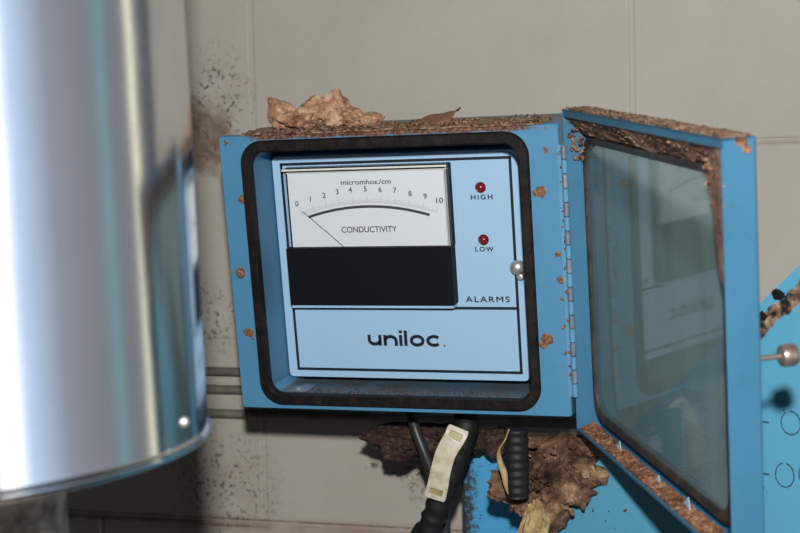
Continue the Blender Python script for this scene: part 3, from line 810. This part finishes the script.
plate = empty('steel_plate', PS, RS); tag(plate, 'cyan blue steel plate with a sloping chipped edge behind the open door', 'steel plate')
link('plate', bm, M_plate, plate)
def ring(s_, z_, rx, rz, w=.0010, a0=0, a1=350):
    bm = bmesh.new(); pr = None; N = 40
    for k in range(N + 1):
        a = radians(a0 + (a1 - a0) * k / N); ww = w * (.75 + .5 * abs(noise.noise(V((k * .3, s_ * 50, 0)))) * 2)
        cur = [bm.verts.new((s_ + (rx + e * ww / 2) * cos(a), -.0004, z_ + (rz + e * ww / 2) * sin(a))) for e in (-1, 1)]
        if pr: bm.faces.new((pr[0], pr[1], cur[1], cur[0]))
        pr = cur
    return bm
M_mark = plain('dark_marking', (.02, .055, .075), .7)
for px, py, rx, rz, a0, a1 in ((791, 423, .0085, .0092, 120, 455), (785, 475, .0082, .0096, 100, 440), (809, 475, .0085, .0095, 0, 355)):
    q = onpl(px, py); link('scribed_circle', ring(q.x, q.z, rx * .93, rz * .93, .0010, a0, a1), M_mark, plate)
for px, py in ((766, 422), (766, 474)):
    q = onpl(px, py)
    bm = bmesh.new(); box(bm, q.x - .0028, q.x + .0026, -.0005, 0, q.z - .0006, q.z + .0006); link('scribed_tick', bm, M_mark, plate)
# chip holes: dark notches in the sloping strip
for px, py, a_ in ((779, 295, .0058), (762, 316, .0050)):
    q = onpl(px, py); s_, z_ = q.x, q.z
    bm = bmesh.new(); crumple(bm, (s_, .0004, z_), (a_, .0012, a_ * .9), s_ * 90, amp=.3, freq=2, sub=3)
    link('rust_blister', bm, M_gasket, plate)

# post under the box
m = NT('blue_post_paint')
co = m.coord(); sep = m.new('ShaderNodeSeparateXYZ'); m.l.new(co, sep.inputs[0])
c = (.045, .27, .50)
k = m.math('MULTIPLY', m.math('SUBTRACT', m.noise(160, 4, .7), m.math('MULTIPLY', m.math('ADD', sep.outputs['X'], .0), 18.0)), 6.0)
k = m.math('SUBTRACT', k, 1.3, clamp=True)
d, _ = m.voro(260); pm = m.math('MULTIPLY', m.math('LESS_THAN', d, .2), m.ramp(m.noise(60, 2), [(.48, 0), (.58, 1)]))
c = m.mix(m.math('MAXIMUM', k, pm), c, (.025, .028, .03))
m.set(Base_Color=c, Roughness=.5); M_post = m.m
q = at(461, 500, -.095)
bm = bmesh.new(); box(bm, 0, .085, 0, .05, ZF, at(461, 448, -.095).z, .004)
tag(link('steel_post', bm, M_post, loc=(q.x, -.095, 0)), 'blue painted steel post under the meter box, behind the brown deposit', 'post')

# ------------------------------------------------------------------ brown deposits
def lumps(L, flakes, seed, box_, fs):
    bm = bmesh.new(); rng = random.Random(seed)
    for px, py, Y, rx, rz, ry, sd in L:
        crumple(bm, at(px, py, Y), (rx * .00091, ry, rz * .00091), sd, amp=.42, freq=1.8, sub=4)
    for _ in range(flakes):
        px = rng.gauss(box_[0], box_[2]); py = rng.gauss(box_[1], box_[3])
        chunk(bm, at(px, py, box_[4] + rng.uniform(-.002, .004)), rng.uniform(*fs), rng=rng)
    return bm
bm = lumps(((556, 468, -.190, 42, 24, .026, 11), (508, 488, -.200, 27, 18, .014, 12), (528, 500, -.192, 24, 22, .014, 18), (584, 472, -.196, 28, 19, .022, 13), (552, 508, -.196, 22, 26, .020, 14), (540, 448, -.165, 44, 14, .030, 15), (585, 448, -.170, 24, 16, .026, 16), (570, 492, -.205, 20, 16, .012, 17)), 150, 9, (552, 478, 24, 17, -.212), (.0015, .0055))
tag(link('caked_deposit', bm, M_pile, smooth=True, angle=32), 'large lump of brown flaky deposit below the door hinge on the blue plate', 'deposit')
bm = lumps(((537, 524, -.214, 15, 28, .014, 21),), 0, 1, (0, 0, 0, 0, 0), (0, 0))
tag(link('caked_deposit', bm, M_pileY, smooth=True, angle=30), 'yellowish tan deposit column below the ribbed black pipe stub', 'deposit')
M_under = dirtmat('shade_dark_deposit', [(.008, .006, .005), (.026, .016, .013), (.05, .03, .024), (.11, .07, .055)])  # dirt tones darkened: the shade under the box is put into the colour
bm = lumps(((384, 437, -.105, 24, 14, .018, 32), (405, 432, -.10, 46, 12, .02, 36), (450, 433, -.10, 46, 12, .02, 37), (405, 446, -.105, 24, 16, .018, 31), (432, 444, -.100, 26, 15, .018, 34), (466, 444, -.105, 30, 13, .018, 33), (500, 442, -.110, 28, 14, .018, 35)), 50, 4, (420, 448, 30, 6, -.122), (.001, .003))
tag(link('caked_deposit', bm, M_under, smooth=True, angle=32), 'dark brown deposit clinging to the underside of the meter box around the cables', 'deposit')

# ribbed black stub
bm = bmesh.new(); prof = []
q0, q1 = at(518, 428, -.215), at(517, 497, -.222); N = 60
for i in range(N + 1):
    q = i / N; prof.append((.0098 + .0005 * sin(q * 2 * pi * 8), q0.z + (q1.z - q0.z) * q))
lathe(bm, prof, 28, (q0.x, -.222, 0))
tag(link('pipe_stub', bm, M_hose, smooth=True, angle=60), 'short ribbed black pipe stub hanging in front of the brown deposit', 'pipe')
# tan strip beside the stub
bm = bmesh.new(); pts = spline([at(*a, -.232) for a in ((509, 429), (505, 440), (499, 450), (500, 462), (504, 473), (506, 486), (508, 494))], 6)
tube(bm, pts, [.0007 + .0022 * max(0, sin((i - 10) * .13)) for i in range(len(pts))], 10)
tag(link('peeling_strip', bm, M_pileY, smooth=True), 'thin peeling tan strip hanging left of the ribbed black pipe stub', 'strip')

# cables
rng = random.Random(3)
bm = bmesh.new(); tube(bm, spline([at(409, 402, -.13), at(415, 428, -.13), at(424, 452, -.132), at(434, 478, -.130), at(441, 510, -.125), at(446, 560, -.120), V((.01, -.11, ZF))], 10), .0050, 16)
tag(link('cable', bm, M_cable, smooth=True), 'thin smooth dark grey cable coming from under the meter box, left one', 'cable')
bm = bmesh.new(); pts = spline([at(466, 402, -.155), at(465, 432, -.157), at(453, 470, -.157), at(437, 508, -.155), at(428, 540, -.150), at(420, 620, -.14), V((-.03, -.12, ZF))], 12)
tube(bm, pts, [.0108 * (1 + .05 * sin(i * 1.3) + .05 * rng.uniform(-1, 1)) for i in range(len(pts))], 20)
tag(link('hose', bm, M_hose, smooth=True, angle=60), 'thick black hose below the meter box passing behind the cream strap', 'hose')
# cream strap
YB = -.178
cl_ = spline([at(459, 428, YB + .004), at(455, 437, YB), at(446, 453, YB - .002), at(441, 470, YB - .002), at(438, 485, YB), at(434.5, 499, YB + .003)], 8)
bm = bmesh.new(); nv = 10; gr = []; Wd = .0198
L = [0]
for i in range(1, len(cl_)): L.append(L[-1] + (cl_[i] - cl_[i - 1]).length)
for i, p in enumerate(cl_):
    tdir = (cl_[min(i + 1, len(cl_) - 1)] - cl_[max(i - 1, 0)]).normalized(); wdir = tdir.cross(V((.15, -1, 0))).normalized()
    q = L[i] / L[-1]; e = min(q, 1 - q) * L[-1]
    w = Wd * (1 - .12 * max(0, 1 - e / .003)) * (1 - .10 * sin(pi * q))
    gr.append([bm.verts.new(p + wdir * w * (j / nv - .5)) for j in range(nv + 1)])
for i in range(len(gr) - 1):
    d_ = (L[i] + L[i + 1]) / 2; e = min(d_, L[-1] - d_)
    for j in range(nv):
        if 2 <= j <= nv - 3 and .0045 < e < .0098: continue
        bm.faces.new((gr[i][j], gr[i + 1][j], gr[i + 1][j + 1], gr[i][j + 1]))
bmesh.ops.recalc_face_normals(bm, faces=bm.faces[:])
st_ = link('strap', bm, M_strap, smooth=True)
md = st_.modifiers.new('s', 'SOLIDIFY'); md.thickness = .0028; md.offset = 0
md = st_.modifiers.new('b', 'BEVEL'); md.width = .0008; md.segments = 2; md.limit_method = 'ANGLE'
for e0 in (.0072, L[-1] - .0072):
    i = min(range(len(L)), key=lambda k: abs(L[k] - e0)); p = cl_[i]; tdir = (cl_[i + 1] - cl_[i - 1]).normalized(); wdir = tdir.cross(V((.15, -1, 0))).normalized(); b_ = V((0, 1, 0))
    bm = bmesh.new(); vs_ = []
    for dpt in (.0010, .0018):
        vs_.append([bm.verts.new(p + tdir * a * .0034 + wdir * c_ * .0066 + b_ * dpt) for a, c_ in ((-1, -1), (-1, 1), (1, 1), (1, -1))])
    bm.faces.new(vs_[0]); bm.faces.new(vs_[1][::-1])
    for k in range(4): bm.faces.new((vs_[0][k], vs_[0][(k + 1) % 4], vs_[1][(k + 1) % 4], vs_[1][k]))
    tag(link('slot_insert', bm, M_straprim, st_), 'yellow brown insert in the slot')
tag(st_, 'cream plastic cable strap with two slots held against the black hose', 'strap')

# ------------------------------------------------------------------ camera, flash, surroundings
cam = bpy.data.cameras.new('camera'); cam.sensor_width = 36; cam.lens = 1410.66 / 800 * 36
cam.clip_start = .02
co_ = bpy.data.objects.new('camera', cam); COL.objects.link(co_)
co_.location = (.3731, -1.3490, .0509); co_.rotation_euler = (radians(86.5694), radians(1.4391), radians(17.986))
cam.dof.use_dof = True; cam.dof.focus_distance = 1.17; cam.dof.aperture_fstop = 9.0
S.camera = co_
MC = Matrix.LocRotScale(co_.location, co_.rotation_euler, V((1, 1, 1)))
fl = bpy.data.lights.new('camera_flash', 'POINT'); fl.energy = 80; fl.shadow_soft_size = .022; fl.color = (1.0, .985, .96)
fo_ = bpy.data.objects.new('camera_flash', fl); COL.objects.link(fo_); fo_.location = MC @ V((0, .185, .09))

w = bpy.data.worlds.new('workshop'); S.world = w; w.use_nodes = True
nt = w.node_tree; nd = nt.nodes; lk = nt.links
bg = nd['Background']
tc = nd.new('ShaderNodeTexCoord'); sp = nd.new('ShaderNodeSeparateXYZ'); lk.new(tc.outputs['Generated'], sp.inputs[0])
at = nd.new('ShaderNodeMath'); at.operation = 'ARCTAN2'; lk.new(sp.outputs['Y'], at.inputs[0]); lk.new(sp.outputs['X'], at.inputs[1])
dv = nd.new('ShaderNodeMapRange'); lk.new(at.outputs[0], dv.inputs[0])
dv.inputs['From Min'].default_value = -pi; dv.inputs['From Max'].default_value = pi
rp = nd.new('ShaderNodeValToRGB'); lk.new(dv.outputs[0], rp.inputs[0])
AZ = lambda a: (a + 180) / 360
stops = [(-180, (.006, .006, .007)), (-60, (.008, .008, .009)), (-31, (.05, .05, .06)), (-28, (2.4, 2.4, 2.4)), (-22, (2.2, 2.2, 2.2)), (-17, (.72, .92, 1.25)), (-9, (.55, .68, .88)), (0, (.36, .38, .43)), (18, (.29, .29, .32)),
         (22, (.28, .30, .33)), (24.5, (.24, .44, .48)), (27.5, (.24, .44, .48)), (29.5, (.25, .26, .29)), (40, (.24, .24, .27)), (42.8, (1.5, 1.42, 1.02)), (44.2, (1.5, 1.42, 1.02)), (46.5, (.30, .30, .30)), (50, (.14, .15, .18)), (58, (.10, .10, .11)), (90, (.01, .01, .01)), (180, (.006, .006, .007))]
el = rp.color_ramp.elements
while len(el) < len(stops): el.new(.5)
for e, (a, c) in zip(el, stops): e.position = AZ(a); e.color = (*c, 1)
# fades toward ceiling and floor
zz = nd.new('ShaderNodeMapRange'); zab = nd.new('ShaderNodeMath'); zab.operation = 'ABSOLUTE'; zsh = nd.new('ShaderNodeMath'); zsh.operation = 'SUBTRACT'; zsh.inputs[1].default_value = .05; lk.new(sp.outputs['Z'], zsh.inputs[0]); lk.new(zsh.outputs[0], zab.inputs[0]); lk.new(zab.outputs[0], zz.inputs[0])
zz.inputs['From Min'].default_value = .24; zz.inputs['From Max'].default_value = .31; zz.inputs['To Min'].default_value = 1; zz.inputs['To Max'].default_value = .02
mx = nd.new('ShaderNodeMix'); mx.data_type = 'RGBA'; mx.blend_type = 'MULTIPLY'; mx.inputs[0].default_value = 1
lk.new(rp.outputs[0], mx.inputs[6]); lk.new(zz.outputs[0], mx.inputs[7]); lk.new(mx.outputs[2], bg.inputs[0]); bg.inputs[1].default_value = 1.0

vs = S.view_settings; vs.view_transform = 'Standard'; vs.look = 'None'; vs.gamma = 1; vs.use_curve_mapping = False; vs.exposure = 0
